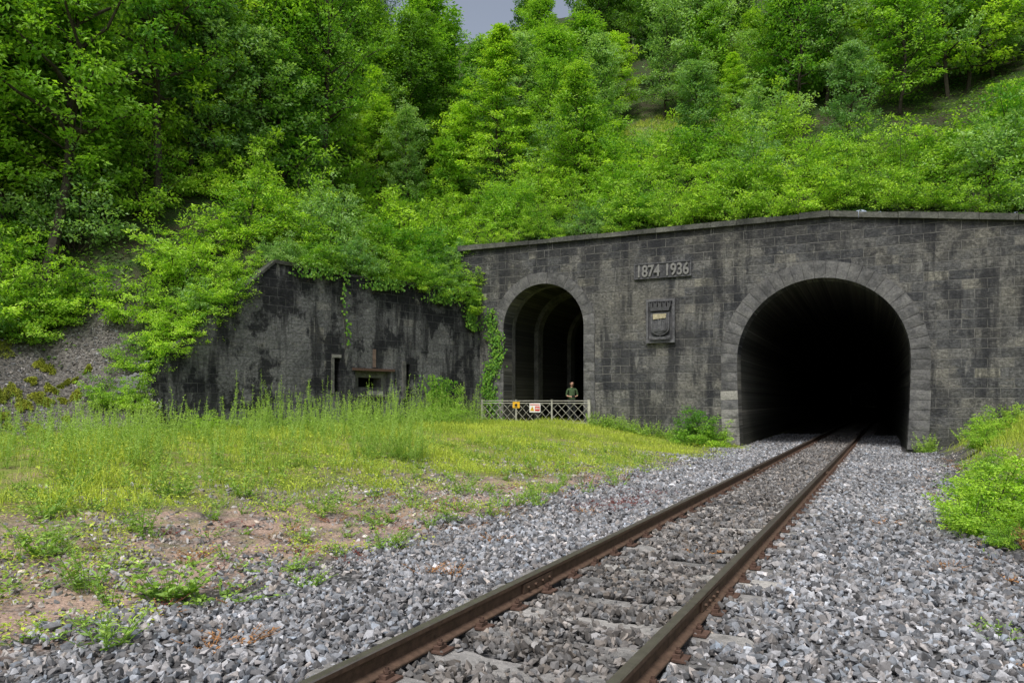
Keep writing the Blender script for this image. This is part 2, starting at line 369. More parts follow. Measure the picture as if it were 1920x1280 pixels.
V,Fb=box(-6.6,-5.05,-.06,.28,1.68,1.755); pt.append((V,Fb,1,np.full(8,.5)))
V,Fb=box(-6.0,-5.4,.0,.25,1.76,1.9); pt.append((V,Fb,1,np.full(8,.95)))
V,Fb=box(-7.78,-7.66,-.025,.1,1.8,3.1); pt.append((V,Fb,1,np.full(8,.35)))
V,Fb=box(-7.75,-7.35,-.03,.1,3.105,3.22); pt.append((V,Fb,1,np.full(8,.8)))
V,Fb=box(-4.45,-4.3,-.08,.1,1.6,3.1); pt.append((V,Fb,1,np.full(8,.2)))
V,Fb=box(-5.9,-5.75,-.012,.05,2.8,3.5); pt.append((V,Fb,2,None))
M_rs=simple('rust_stained_stone',(.15,.105,.085),.9,0,.5,8)
link(bpy.data.objects.new('embrasure_lintel_and_sill',mk('lintel',pt,[M_plate,M_sill,M_rs])),bunk)
parts=[]; bp=bo[2:]
for (x0,z0),(x1,z1) in zip(bp[:-1],bp[1:]):
    if x1<-13.8: continue
    n=max(1,int(math.hypot(x1-x0,z1-z0)/.75)); 
    for i in range(n):
        a0=(lerp(x0,x1,i/n),lerp(z0,z1,i/n)); a1=(lerp(x0,x1,(i+.97)/n),lerp(z0,z1,(i+.97)/n))
        V,Fb=box(a1[0],a0[0],-.03+rng.uniform(-.02,.03),1.05,0,1)
        h=.1+rng.uniform(-.04,.04)
        for v in V:
            f=(v[0]-a1[0])/(a0[0]-a1[0]+1e-9); v[2]=lerp(a1[1],a0[1],f)+(h if v[2]>.5 else .003)
        parts.append((V,Fb,0,np.full(8,rng.uniform(.0,.4))))
link(bpy.data.objects.new('cap_stones',mk('cap_stones',parts,[M_cop])),bunk)

# ------------------------------------------------------------------ date plaque
plq=empty('date_plaque',WAL[0],WAL[1])
V,Fb=box(-7.2,-4.92,-.05,.1,6.36,6.98); pt=[(V,Fb,0,np.full(8,.2))]
for bx in [(-7.2,-4.92,-.085,-.05,6.93,6.98),(-7.2,-4.92,-.085,-.05,6.36,6.41),(-7.2,-7.15,-.085,-.05,6.41,6.93),(-4.97,-4.92,-.085,-.05,6.41,6.93)]:
    V,Fb=box(*bx); pt.append((V,Fb,0,np.full(8,.5)))
link(bpy.data.objects.new('slab',mk('slab',pt,[M_relief])),plq)
M_letter=simple('raised_lettering',(.19,.187,.18),.9,0,.35,6)
for tx,cx in (('1874',-6.63),('1936',-5.49)):
    cu=bpy.data.curves.new('date_'+tx,'FONT'); cu.body=tx; cu.size=.64; cu.extrude=.035; cu.offset=.014; cu.align_x='CENTER'; cu.space_character=1.0
    cu.materials.append(M_letter); t=bpy.data.objects.new('date_'+tx,cu); link(t,plq)
    t.location=(cx,-.085,6.445); t.rotation_euler=(math.radians(90),0,0); t.scale=(.76,1,1)

# ------------------------------------------------------------------ coat of arms
arms=empty('coat_of_arms',WAL[0],WAL[1])
def pl(nm,o,h,d,y,m,c=.5):
    ob=plate(nm,o,h,d,m,y,arms)
    for dd in ob.data.color_attributes['Col'].data: dd.color=(c,c,c,1)
cx=-6.12
pl('panel',[(cx-.55,3.84),(cx+.55,3.84),(cx+.55,5.5),(cx-.55,5.5)],[],.2,-.08,M_relief,.3)
pl('panel_frame',[(cx-.57,3.8),(cx+.57,3.8),(cx+.57,5.52),(cx-.57,5.52)],[[(cx-.48,3.92),(cx+.48,3.92),(cx+.48,5.43),(cx-.48,5.43)]],.1,-.15,M_relief,.7)
def shield(w,zt,zb):
    pts=[(cx-w,zt),(cx-w,lerp(zb,zt,.35))]
    pts+=[(cx-w+w*(1-math.cos(a)),lerp(zb,zt,.35)-(zt-zb)*.3*math.sin(a)) for a in np.linspace(.2,1.5,6)]+[(cx,zb)]
    r=[(2*cx-x,z) for x,z in pts[::-1]][1:]
    return pts+r
pl('shield',shield(.37,5.0,4.05),[],.1,-.19,M_relief,.72)
pl('shield_field',shield(.31,4.94,4.13),[],.05,-.215,M_relief,.35)
pl('crown_base',[(cx-.36,5.05),(cx+.36,5.05),(cx+.4,5.2),(cx-.4,5.2)],[],.14,-.25,M_relief,.05)
for i in range(5):
    x=cx+(i-2)*.18; pl('crown_tower',[(x-.065,5.2),(x+.065,5.2),(x+.075,5.4),(x+.03,5.4),(x+.03,5.35),(x-.03,5.35),(x-.03,5.4),(x-.075,5.4)],[],.13,-.25,M_relief,.05)
pl('charge_band',[(cx-.26,4.72),(cx+.24,4.76),(cx+.26,4.93),(cx-.27,4.93)],[],.04,-.245,M_relief,.9)
for i,(w,h) in enumerate(((.06,.3),(.075,.4),(.06,.3))):
    x=cx+(i-1)*.17; z=4.32; pl('charge_tower',[(x-w,z),(x+w,z),(x+w,z+h),(x+w*.4,z+h),(x+w*.4,z+h-.05),(x-w*.4,z+h-.05),(x-w*.4,z+h),(x-w,z+h)],[],.05,-.255,M_relief,.74)
pl('charge_wall',[(cx-.24,4.26),(cx+.24,4.26),(cx+.24,4.46),(cx-.24,4.46)],[[(cx-.05,4.3),(cx+.05,4.3),(cx+.05,4.4),(cx-.05,4.4)]],.04,-.242,M_relief,.7)
pl('motto_ribbon',[(cx-.42,3.98),(cx-.2,3.93),(cx+.2,3.93),(cx+.42,3.98),(cx+.42,4.1),(cx+.2,4.03),(cx-.2,4.03),(cx-.42,4.1)],[],.05,-.235,M_relief,.72)

# ------------------------------------------------------------------ track
trk=empty('railway_track',*TRK)
half=[(.028,0),(.036,-.007),(.036,-.036),(.011,-.05),(.011,-.128),(.068,-.146),(.072,-.152),(.072,-.162)]
prof=half+[(-x,z) for x,z in half[::-1]]
def rail(name,xc):
    n=len(prof); ls=np.concatenate([np.arange(-6,90,6.)]); V=[]
    for l in ls:
        for x,z in prof: V.append([x+xc,l,z])
    A=[];B=[]
    for i in range(len(ls)-1):
        for j in range(n):
            f=[i*n+j,i*n+(j+1)%n,(i+1)*n+(j+1)%n,(i+1)*n+j]
            zmin=min(prof[j][1],prof[(j+1)%n][1])
            (A if zmin>-.01 else B).append(f)
    V=np.array(V)
    me=mk(name,[(V,np.array(B),0,None),(V,np.array(A),1,None)],[M_rust,M_rail]); link(bpy.data.objects.new(name,me),trk)
rail('rail_1',-.7525); rail('rail_2',.7525)
pt=[]
for xr,l in ((-.7525,7.15),(.7525,7.3),(-.7525,19.2),(.7525,19.3)):
    for sgn in (-1,1):
        V,Fb=box(*sorted((xr+sgn*.012,xr+sgn*.034)),l-.3,l+.3,-.128,-.05); pt.append((V,Fb,0,None))
        for k in range(4):
            V,Fb=tube([(xr+sgn*.034,l-.22+k*.147,-.09),(xr+sgn*.055,l-.22+k*.147,-.09)],.014,6); pt.append((V,Fb,0,None))
link(bpy.data.objects.new('fishplates',mk('fishplates',pt,[M_rust])),trk)
pt=[]; SL=[]
for i in range(110):
    l=1.2+i*.6+rng.uniform(-.02,.02); SL.append(l); c=rng.uniform(.2,.95); dz=rng.uniform(-.01,.0)
    xsn=np.array([-1.25,-1.18,-.45,-.35,.35,.45,1.18,1.25]); hz=np.array([-.22,-.178,-.178,-.2,-.2,-.178,-.178,-.22])+dz
    V=[]
    for x,z in zip(xsn,hz): V+= [[x,l-.14,-.36],[x,l-.125,z-.012],[x,l-.1,z],[x,l+.1,z],[x,l+.125,z-.012],[x,l+.14,-.36]]
    Fx=[[k*6+j,(k+1)*6+j,(k+1)*6+j+1,k*6+j+1] for k in range(7) for j in range(5)]
    pt.append((V,Fx,0,np.full(len(V),c)))
    for k in (0,7): pt.append((np.array(V)[k*6:k*6+6],[[0,1,2,3,4,5]],0,np.full(6,c)))
    if l<34:
        for xr in (-.7525,.7525):
            V,Fb=box(xr-.17,xr+.17,l-.075,l+.075,-.177,-.1625); pt.append((V,Fb,1,None))
            for sg in (-1,1):
                V,Fb=box(xr+sg*.095-.028,xr+sg*.095+.028,l-.045,l+.045,-.162,-.138); pt.append((V,Fb,1,None))
                V,Fb=tube([(xr+sg*.1,l,-.14),(xr+sg*.1,l,-.1)],.014,6); pt.append((V,Fb,1,None))
                V,Fb=tube([(xr+sg*.1,l,-.132),(xr+sg*.1,l,-.131),(xr+sg*.1,l,-.115),(xr+sg*.1,l,-.114)],[.001,.024,.024,.001],6); pt.append((V,Fb,1,None))
link(bpy.data.objects.new('sleepers',mk('sleepers',pt,[M_conc,M_plate])),trk)

# ------------------------------------------------------------------ ballast
b=NB('ballast_stone'); at=b.n('Attribute'); at.attribute_name='Col'; o=b.obj()
c=b.mix(.55,at.outputs['Color'],b.ramp(b.noise(o,45,4,.7),[(.3,.55),(.7,1.5)]),'MULTIPLY')
M_bal=b.pbr(c,.8,b.bump(b.noise(o,90,3),.25,.004),spec=.35)
tmpl=[]
for k in range(14):
    bm=bmesh.new(); P=rng.normal(size=(13,3)); P/=np.linalg.norm(P,axis=1)[:,None]; P*=rng.uniform(.75,1.1,(13,1)); P*=np.array([1.2,.85,.62])*rng.uniform(.8,1.2,3)
    for v in P: bm.verts.new(v)
    r=bmesh.ops.convex_hull(bm,input=bm.verts); 
    bm.verts.ensure_lookup_table(); dead=[v for v in bm.verts if not v.link_faces]
    for v in dead: bm.verts.remove(v)
    bm.verts.index_update(); V=np.array([v.co[:] for v in bm.verts]); Fx=np.array([[v.index for v in f.verts] for f in bm.faces]); bm.free(); tmpl.append((V,Fx))
def stones(name,P,size,warm=0.,mul=None):
    n=len(P); g=np.clip(rng.gamma(5,1/5,n)*.22,.05,.6); hue=rng.normal(size=n)*.045
    wm=np.broadcast_to(warm,(n,)); mu=np.ones(n) if mul is None else mul
    C=np.stack([g*(.97+hue+wm*.3),g*(.985+wm*.08),g*(1.05-hue-wm*.2)],1)*mu[:,None]
    parts=[]; idx=rng.integers(0,len(tmpl),n)
    for k,(V,Fx) in enumerate(tmpl):
        m=idx==k
        if m.sum()==0: continue
        VV,FF=replicate(V,Fx,rquat(m.sum()),np.ones((m.sum(),3))*size[m][:,None],P[m])
        parts.append((VV,FF,0,np.repeat(C[m],len(V),0)))
    link(bpy.data.objects.new(name,mk(name,parts,[M_bal])))
def toXY(qq,ll): return -2.395+.8889*qq+.4582*ll, -.4582*qq+.8889*ll
PP=[];SZ=[];MU=[];WM=[]
SL=np.array(SL)
for l0,l1,dens,sz in ((2.,9,560,.036),(9,16,420,.039),(16,31,260,.044),(31,42,120,.05)):
    n=int((l1-l0)*7.9*dens); qq=rng.uniform(-4.3,3.6,n); ll=rng.uniform(l0,l1,n); x,y=toXY(qq,ll)
    e=.5*nz(x,y,1.1)+.3*nz(x,y,3.2,1)
    k=(np.abs(np.abs(qq)-.7525)>.085)&(rng.random(n)<np.where(qq<0,ss((qq+3.9+e)/1.3),ss((3.5+.4*e-qq)/.5)))
    k&=~((ll>29.)&(np.abs(qq+.33)>2.7))
    dsl=np.abs(ll[:,None]-SL[None]).min(1); on=(dsl<.13)&(np.abs(qq)<1.2)
    k&=~(on&(rng.random(n)<.25+.65*ss(.5+nz(x,y,2.3,4))))
    qq,ll,x,y,on=qq[k],ll[k],x[k],y[k],on[k]; n=len(x); aq=np.abs(qq)
    z=np.where(aq<1.2,-.195,np.where(aq<1.9,lerp(-.195,Hf(x,y)+.01,(aq-1.2)/.7),Hf(x,y)+.01))
    z+=rng.uniform(-.014,.018,n)+.012*nz(x,y,2.)
    PP.append(np.stack([x,y,z],1)); SZ.append(sz*rng.uniform(.45,1.4,n)*np.where(on,.8,1)); inn=ss((1.1-aq)/.5)
    MU.append(lerp(1.,.64,inn)*(1+.15*nz(x,y,.7,3))); WM.append(.35*inn+.06)
stones('ballast',np.concatenate(PP),np.concatenate(SZ),np.concatenate(WM),np.concatenate(MU))
n=44000; qq=rng.uniform(-8,-2.8,n); ll=rng.uniform(2,24,n); x,y=toXY(qq,ll)
e=nz(x,y,.9,4); k=(rng.random(n)<.45+.5*e)&(rng.random(n)<ss((qq+8.5)/4)); k&=(pf(x,y)<-.2)
x,y=x[k],y[k]; stones('verge_gravel',np.stack([x,y,Hf(x,y)+.004],1),rng.gamma(4,.0055,len(x)).clip(.008,.05),.45,np.full(len(x),1.1))
n=6000; qq=rng.uniform(3,6.,n); ll=rng.uniform(3,28,n); x,y=toXY(qq,ll); k=rng.random(n)<ss((5.6-qq)/2.5); x,y=x[k],y[k]
stones('bank_gravel',np.stack([x,y,Hf(x,y)+.004],1),rng.uniform(.012,.035,len(x)),.5)
n=10000; uu=rng.uniform(14.2,24,n); bb=rng.uniform(-1,5.,n); x,y=fromub(uu,bb); z=np.maximum(Hh(x,y),Hf(x,y)); k=rng.random(n)<ss((4.6-bb)/2)
stones('scree',np.stack([x,y,z],1)[k],rng.uniform(.02,.055,n)[k],.25,np.full(k.sum(),.68))

# ------------------------------------------------------------------ trees
def tree_mesh(name,seed,H,rad,c0,style,nl,per,nleaf,Ls,cr,mat):
    g=np.random.default_rng(seed); parts=[]; CP=[];CO=[]
    if style!='shrub':
        tz=np.linspace(0,H*.95,9); wob=np.cumsum(g.normal(size=(9,2))*H*.012,0); wob[0]=0
        tp=np.stack([wob[:,0],wob[:,1],tz],1); tr=np.linspace(H*.013,.012,9)
        V,Fx=tube(tp,tr,7); parts.append((V,Fx,0,None))
    for i in range(nl):
        az=i*2.4+g.uniform(-.4,.4)
        if style=='shrub':
            st=np.array([g.normal()*.12,g.normal()*.12,0]); el=math.radians(g.uniform(12,85)) ; L=lerp(rad,H*.92,math.sin(el)**1.3)*g.uniform(.65,1.2); r0=.018*H/2.5
            dr=np.array([math.cos(az)*math.cos(el),math.sin(az)*math.cos(el),math.sin(el)]); bend=np.array([0,0,-.12*L]); t0=.25
        else:
            f=(i+.5)/nl; hz=H*lerp(c0,.95,f); st=np.array([np.interp(hz,tz,tp[:,0]),np.interp(hz,tz,tp[:,1]),hz])
            if style=='cone': L=rad*((1-f)**.75*.95+.07)*g.uniform(.8,1.15); el=math.radians(lerp(8,50,f**1.5)); bend=np.array([0,0,-.05*L]); t0=.2
            else: L=rad*(math.sqrt(max(.05,1-(1.5*f-.55)**2)))*g.uniform(.6,1.2); el=math.radians(lerp(12,72,f)); bend=np.array([0,0,.08*L]); t0=.3
            dr=np.array([math.cos(az)*math.cos(el),math.sin(az)*math.cos(el),math.sin(el)]); r0=.006*H*(1-.7*f)
        ts=np.linspace(0,1,5); lp=st+ts[:,None]*dr*L+(ts**2)[:,None]*bend+np.concatenate([np.zeros((1,3)),g.normal(size=(4,3))*L*.035])
        V,Fx=tube(lp,np.linspace(r0,.004,5),5); parts.append((V,Fx,0,None))
        side=np.cross(dr,[0,0,1.]); side/=np.linalg.norm(side)+1e-9
        for j in range(per):
            t=lerp(t0,1.03,(j+g.random())/per); pc=np.array([np.interp(t,ts,lp[:,k]) for k in range(3)])
            lat=g.normal()*.3*L*(1.1-t)*1.0+g.normal()*.08
            up=g.normal()*.05*L*(1 if style!='cone' else .4)
            c=pc+side*lat+np.array([0,0,up]); CP.append(c); CO.append(dr+side*np.sign(lat)*.8)
            if j%3==0:
                V,Fx=tube([pc,(pc+c)/2+[0,0,.02],c],[.006,.005,.003],4); parts.append((V,Fx,0,None))
    CP=np.array(CP); CO=np.array(CO); nc=len(CP)
    cb=g.uniform(0,1,nc)
    n=nc*nleaf; ci=np.repeat(np.arange(nc),nleaf)
    of=g.normal(size=(n,3)); of/=np.linalg.norm(of,axis=1)[:,None]; of*=(g.random((n,1))**.5)*cr*g.uniform(.6,1.3,nc)[ci][:,None]; of[:,2]*=.34 if style!='cone' else .22
    P=CP[ci]+of; 
    Dv=of*2/cr+CO[ci]*.5+g.normal(size=(n,3))*.5; Dv[:,2]-=.25
    tiltc=g.normal(size=(nc,3))*.35
    Nn=np.array([0,0,1.])+g.normal(size=(n,3))*.38+tiltc[ci]+CO[ci]*.35
    L=Ls*g.uniform(.65,1.25,n)
    V,Fx=leaves(P,Dv,Nn,L,L*.62)
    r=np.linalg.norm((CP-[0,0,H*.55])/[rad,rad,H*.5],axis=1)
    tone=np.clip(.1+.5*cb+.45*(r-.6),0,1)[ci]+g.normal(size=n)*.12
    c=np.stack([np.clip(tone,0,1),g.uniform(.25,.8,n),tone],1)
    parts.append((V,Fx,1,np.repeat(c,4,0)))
    me=mk(name,parts,[M_bark,mat]); return me
SH=[tree_mesh('shrub_m%d'%i,20+i,2.5,1.35,0,'shrub',22,10,26,.10,.27,m) for i,m in enumerate((M_leafA,M_leafA,M_leafD,M_leafB))]
CN=[tree_mesh('cone_m%d'%i,40+i,9,2.7,.08,'cone',60,10,32,.14,.36,M_leafE) for i in range(2)]
YT=[tree_mesh('young_m%d'%i,50+i,6,1.9,.15,'broad',40,9,28,.13,.34,m) for i,m in enumerate((M_leafB,M_leafA,M_leafD))]
BT=[tree_mesh('big_m%d'%i,60+i,12,3.4,.22,'broad',50,12,30,.20,.52,m) for i,m in enumerate((M_leafC,M_leafB,M_leafC))]
OPT=[tree_mesh('open_m%d'%i,70+i,14,4.2,.3,'broad',40,12,28,.165,.5,m) for i,m in enumerate((M_leafB,M_leafC))]
def place(me,name,x,y,z,sc,col=None,rz=None,tilt=0.,sz=None):
    ob=bpy.data.objects.new(name,me); ob.location=(x,y,z); ob.rotation_euler=(rng.normal()*.04+tilt,rng.normal()*.04,rng.uniform(0,6.28) if rz is None else rz)
    ob.scale=(sc,sc,sc*(sz or rng.uniform(.85,1.25))); (col or COL).objects.link(ob); return ob
def hz(x,y): return float(Hh(np.array(x),np.array(y)))
for row,(p0,p1,st,s0,s1) in enumerate(((.75,1.3,1.2,.55,1.0),(2.0,3.6,1.6,.85,1.5),(4.6,6.4,2.2,.9,1.55))):
    s=-14.5+row*.4
    while s<13.5:
        x,y=fromsp(s,rng.uniform(p0,p1)); sc=rng.uniform(s0,s1)
        if -13<s<-5: sc*=.88
        place(SH[rng.choice([0,1,3,0,1,0,2])],'hazel_shrub',x,y,hz(x,y)-.25,sc); s+=st*rng.uniform(.7,1.3)
for row,(b0,b1,st,s0,s1) in enumerate(((.45,.95,.8,.6,.9),(2.,3.2,1.35,.85,1.25),(4.,6.,2.0,1.0,1.5),(7,9.5,2.7,1.1,1.7))):
    u=-.5 if row==0 else -7.
    while u<(13.2 if row==0 else 14.5 if row==1 else 21):
        bb=rng.uniform(b0,b1); x,y=fromub(u,bb)
        if (u>-.6 or pf(x,y)>1.):
            place(SH[rng.integers(0,4)],'hazel_shrub',x,y,hz(x,y)-.3,rng.uniform(s0,s1)*(.75 if (row==0 and u>9) else 1))
        u+=st*rng.uniform(.7,1.3)
# shrubs overhanging the top of the scree bank
for i in range(9):
    u=14.8+i*.8; bb=rng.uniform(3.2,4.2); x,y=fromub(u,bb); place(SH[rng.integers(0,4)],'hazel_shrub',x,y,hz(x,y)-.2,rng.uniform(.7,1.1))
for u,bb,z,sc in ((.9,.15,5.7,.55),(2.2,.35,5.85,.55),(.1,.5,6.3,.6),(.5,.1,5.3,.45),(3.6,.4,5.9,.5),(5.,.45,5.9,.45),(14.7,-.2,1.3,.42),(15.2,.4,1.3,.5),(13.4,.4,2.9,.6),(12.5,.5,3.8,.7),(11.6,.5,4.5,.65),(14.2,.8,2.4,.6)):
    x,y=fromub(u,bb); place(SH[rng.choice([0,1])],'hazel_shrub',x,y,z,sc)
place(CN[0],'beech_tree',-.6,41.5,hz(-.6,41.5)-.3,1.08,rz=.4,sz=1.0)
place(CN[1],'beech_tree',-7.6,43.5,hz(-7.6,43.5)-.3,.8)
place(CN[0],'beech_tree',19,41,hz(19,41)-.3,.62)
place(CN[1],'beech_tree',12.8,41.5,hz(12.8,41.5)-.3,.55)
cnt=0
for k in range(1500):
    y=rng.uniform(24,56); x=rng.uniform(-.85,.85)*y; p,bb,uu=pf(x,y),bf(x,y),uf(x,y); D=max(p,bb)
    if D<6 or D>21 or (uu>15 and D<8): continue
    if ((x-8.5)/2.3)**2+((y-45)/3.2)**2<1: continue
    near_patch=abs(x-.187*y)<2.6 and 36<y<45
    if abs(x+.6*y/41.5)<2.6 and 34<y<41: near_patch=True
    if ((x+.6)/2.2)**2+((y-41.5)/2.2)**2<1: continue
    if rng.random()>.20: continue
    if near_patch: me=SH[rng.integers(0,4)]; sc=rng.uniform(.6,.9)
    elif D>12 or x<-9: me=YT[rng.integers(0,3)]; sc=rng.uniform(.8,1.45)
    else: me=(YT+SH)[rng.integers(0,7)]; sc=rng.uniform(.6,1.1) if me in YT else rng.uniform(.9,1.7)
    place(me,'young_maple_tree' if me in YT else 'hazel_shrub',x,y,hz(x,y)-.2,sc); cnt+=1
fc=bpy.data.collections.new('forest_trees')
for k in range(1300):
    y=rng.uniform(22,80); x=rng.uniform(-.88,.88)*y; p,bb,uu=pf(x,y),bf(x,y),uf(x,y); D=max(p,bb)
    lim=18 if x>-4 else 13
    if uu>13: lim=8
    if D<lim or rng.random()>.15: continue
    if abs(x-8.8)<2.6 and y<50: continue
    place((BT[0],BT[2],OPT[1],BT[1],BT[0],BT[2],OPT[0],BT[1])[rng.integers(0,8)],'forest_tree',x,y,hz(x,y)-.3,rng.uniform(.7,1.2),fc)
fe=bpy.data.objects.new('background_forest',None); fe.instance_type='COLLECTION'; fe.instance_collection=fc; COL.objects.link(fe)
for x,y,sc,k in ((-15.6,24.5,1.05,0),(-13.2,27.5,1.0,0),(-18.5,27,1.1,1),(-11.4,31.5,.9,0),(-20,23,1.,0),(-9.,35,.85,0)):
    place(OPT[k],'oak_tree',x,y,hz(x,y)-.3,sc,tilt=.08)
print('mid',cnt,'forest',len(fc.objects))
n=170000; y=rng.uniform(16,62,n); x=rng.uniform(-.85,.85,n)*y; D=np.maximum(pf(x,y),bf(x,y)); uu=uf(x,y)
k=(D>.5)&((uu<13.5)|(bf(x,y)>3.0+.8*nz(x,y,1.3)))&(rng.random(n)<.3+.7*ss(.5+nz(x,y,.7,2)))
k&=~((((x-8.5)/2.2)**2+((y-45)/3.)**2<1)&(rng.random(n)<.7))
x,y=x[k],y[k]; n=len(x); hgt=.25+.25*nz(x,y,.8,5)
P=np.stack([x,y,Hh(x,y)+rng.uniform(0,1,n)*np.clip(hgt,.08,1)],1)
V,Fx=leaves(P,rng.normal(size=(n,3))*[1,1,.35],np.array([0,-.3,1.])+rng.normal(size=(n,3))*.4,rng.uniform(.09,.2,n),rng.uniform(.05,.11,n))
c=np.clip(.35+.4*nz(x,y,.6,8)+rng.normal(size=n)*.15,0,1)
M_under=leafmat('undergrowth_leaves',(.06,.16,.025),(.28,.44,.06),.35,.5,0)
link(bpy.data.objects.new('undergrowth',mk('undergrowth',[(V,Fx,0,np.repeat(np.stack([c,rng.uniform(.3,.7,n),c],1),4,0))],[M_under])))

# ------------------------------------------------------------------ grass & weeds
def blades(P,h,w,lean,col):
    n=len(P); az=rng.uniform(0,2*np.pi,n); d=np.stack([np.cos(az),np.sin(az),np.zeros(n)],1); a2=rng.uniform(0,2*np.pi,n); s=np.stack([np.cos(a2),np.sin(a2),np.zeros(n)],1)
    up=np.array([0,0,1.]); h=h[:,None]; w=w[:,None]; lean=lean[:,None]
    m=P+up*h*.55+d*h*lean*.35; t=P+up*h*(1-.25*lean)+d*h*lean
    V=np.stack([P-s*w,P+s*w,m-s*w*.8,m+s*w*.8,t],1)
    o=(np.arange(n)*5)[:,None]
    Fx=np.concatenate([o+[0,1,3],o+[0,3,2],o+[2,3,4]])
    return V.reshape(-1,3),Fx,np.repeat(col,5,0)
n=300000; x=rng.uniform(-16,9.5,n); y=4+rng.random(n)*29; q=qf(x,y)
pr=ss((qg(y)-q+edg(x,y))/2.2)*(.12+.88*ss(.5+1.4*nz(x,y,1.9,7)))
k=(q<-2)&(rng.random(n)<pr)&(pf(x,y)<-.15)&((bf(x,y)<-.1)|(uf(x,y)>15))&(bf(x,y)<.3)&(np.abs(x)<.8*y+1)
x,y=x[k],y[k]; n=len(x); tall=ss(.3+.9*nz(x,y,1.3,9))
h=rng.uniform(.04,.13,n)*(1+1.9*tall); c=np.clip(.55+.4*nz(x,y,.8,3)+.2*nz(x,y,3.8,3)+rng.normal(size=n)*.18,0,1); cc=np.stack([c,rng.uniform(.3,.75,n),c],1)
V,Fx,cv=blades(np.stack([x,y,Hf(x,y)],1),h,rng.uniform(.003,.007,n),rng.uniform(.1,.8,n),cc)
gparts=[(V,Fx,0,cv)]
n2=140000; x=rng.uniform(-16,9.5,n2); y=5+rng.random(n2)*28; q=qf(x,y)
k=(q<-2)&(rng.random(n2)<ss((qg(y)-q+edg(x,y)+.3)/1.8)*ss(.45+1.1*nz(x,y,1.3,2)))&(pf(x,y)<-.15)&((bf(x,y)<-.1)|(uf(x,y)>15))&(bf(x,y)<.3)&(np.abs(x)<.8*y+1)
x,y=x[k],y[k]; n2=len(x); P=np.stack([x,y,Hf(x,y)+rng.uniform(.02,.16,n2)],1)
V,Fx=leaves(P,rng.normal(size=(n2,3))*[1,1,.3],np.array([0,0,1.])+rng.normal(size=(n2,3))*.35,rng.uniform(.025,.08,n2),rng.uniform(.015,.042,n2))
c=np.clip(.65+rng.normal(size=n2)*.22,0,1); gparts.append((V,Fx,0,np.repeat(np.stack([c,rng.uniform(.3,.8,n2),c],1),4,0)))
n3=16000; qq=rng.uniform(3.2,8,n3); ll=rng.uniform(7,29,n3); x,y=toXY(qq,ll); e=nz(x,y,.9)
k=(rng.random(n3)<ss((qq-3.8+.6*e)/1.6)); k&=pf(x,y)<-.1; x,y=x[k],y[k]; n3=len(x)
c=np.clip(.5+rng.normal(size=n3)*.25,0,1)
V,Fx,cv=blades(np.stack([x,y,Hf(x,y)],1),rng.uniform(.08,.4,n3),rng.uniform(.004,.01,n3),rng.uniform(.1,.8,n3),np.stack([c,rng.uniform(.3,.7,n3),c],1)); gparts.append((V,Fx,0,cv))
n4=9000; a=rng.uniform(0,6.28,n4); r=np.sqrt(rng.random(n4)); x=8.5+3.6*r*np.cos(a); y=45+4.5*r*np.sin(a); k=nz(x,y,1.2,4)>-.25; x,y=x[k],y[k]; n4=len(x)
c=np.clip(.6+rng.normal(size=n4)*.2,0,1)
V,Fx,cv=blades(np.stack([x,y,Hh(x,y)],1),rng.uniform(.15,.4,n4),rng.uniform(.008,.016,n4),rng.uniform(.2,.9,n4),np.stack([c,rng.uniform(.3,.7,n4),c],1)); gparts.append((V,Fx,0,cv))
link(bpy.data.objects.new('grass',mk('grass',gparts,[M_grass])))
n5=60000; qq=rng.uniform(-8,-3.0,n5); ll=rng.uniform(3.,21,n5); x,y=toXY(qq,ll)
m=nz(x,y,1.7,11)+.5*nz(x,y,4.9,2); k=(m>.5-.12*(-qq-3.5))&(rng.random(n5)<.8); x,y=x[k],y[k]; n5=len(x)
P=np.stack([x,y,Hf(x,y)+rng.uniform(.01,.09,n5)],1)
V,Fx=leaves(P,rng.normal(size=(n5,3))*[1,1,.4],np.array([0,-.2,1.])+rng.normal(size=(n5,3))*.4,rng.uniform(.02,.05,n5),rng.uniform(.012,.028,n5))
c=np.clip(.6+rng.normal(size=n5)*.25,0,1)
link(bpy.data.objects.new('ground_cover_herbs',mk('herbs',[(V,Fx,0,np.repeat(np.stack([c,rng.uniform(.3,.8,n5),c],1),4,0))],[M_grass])))

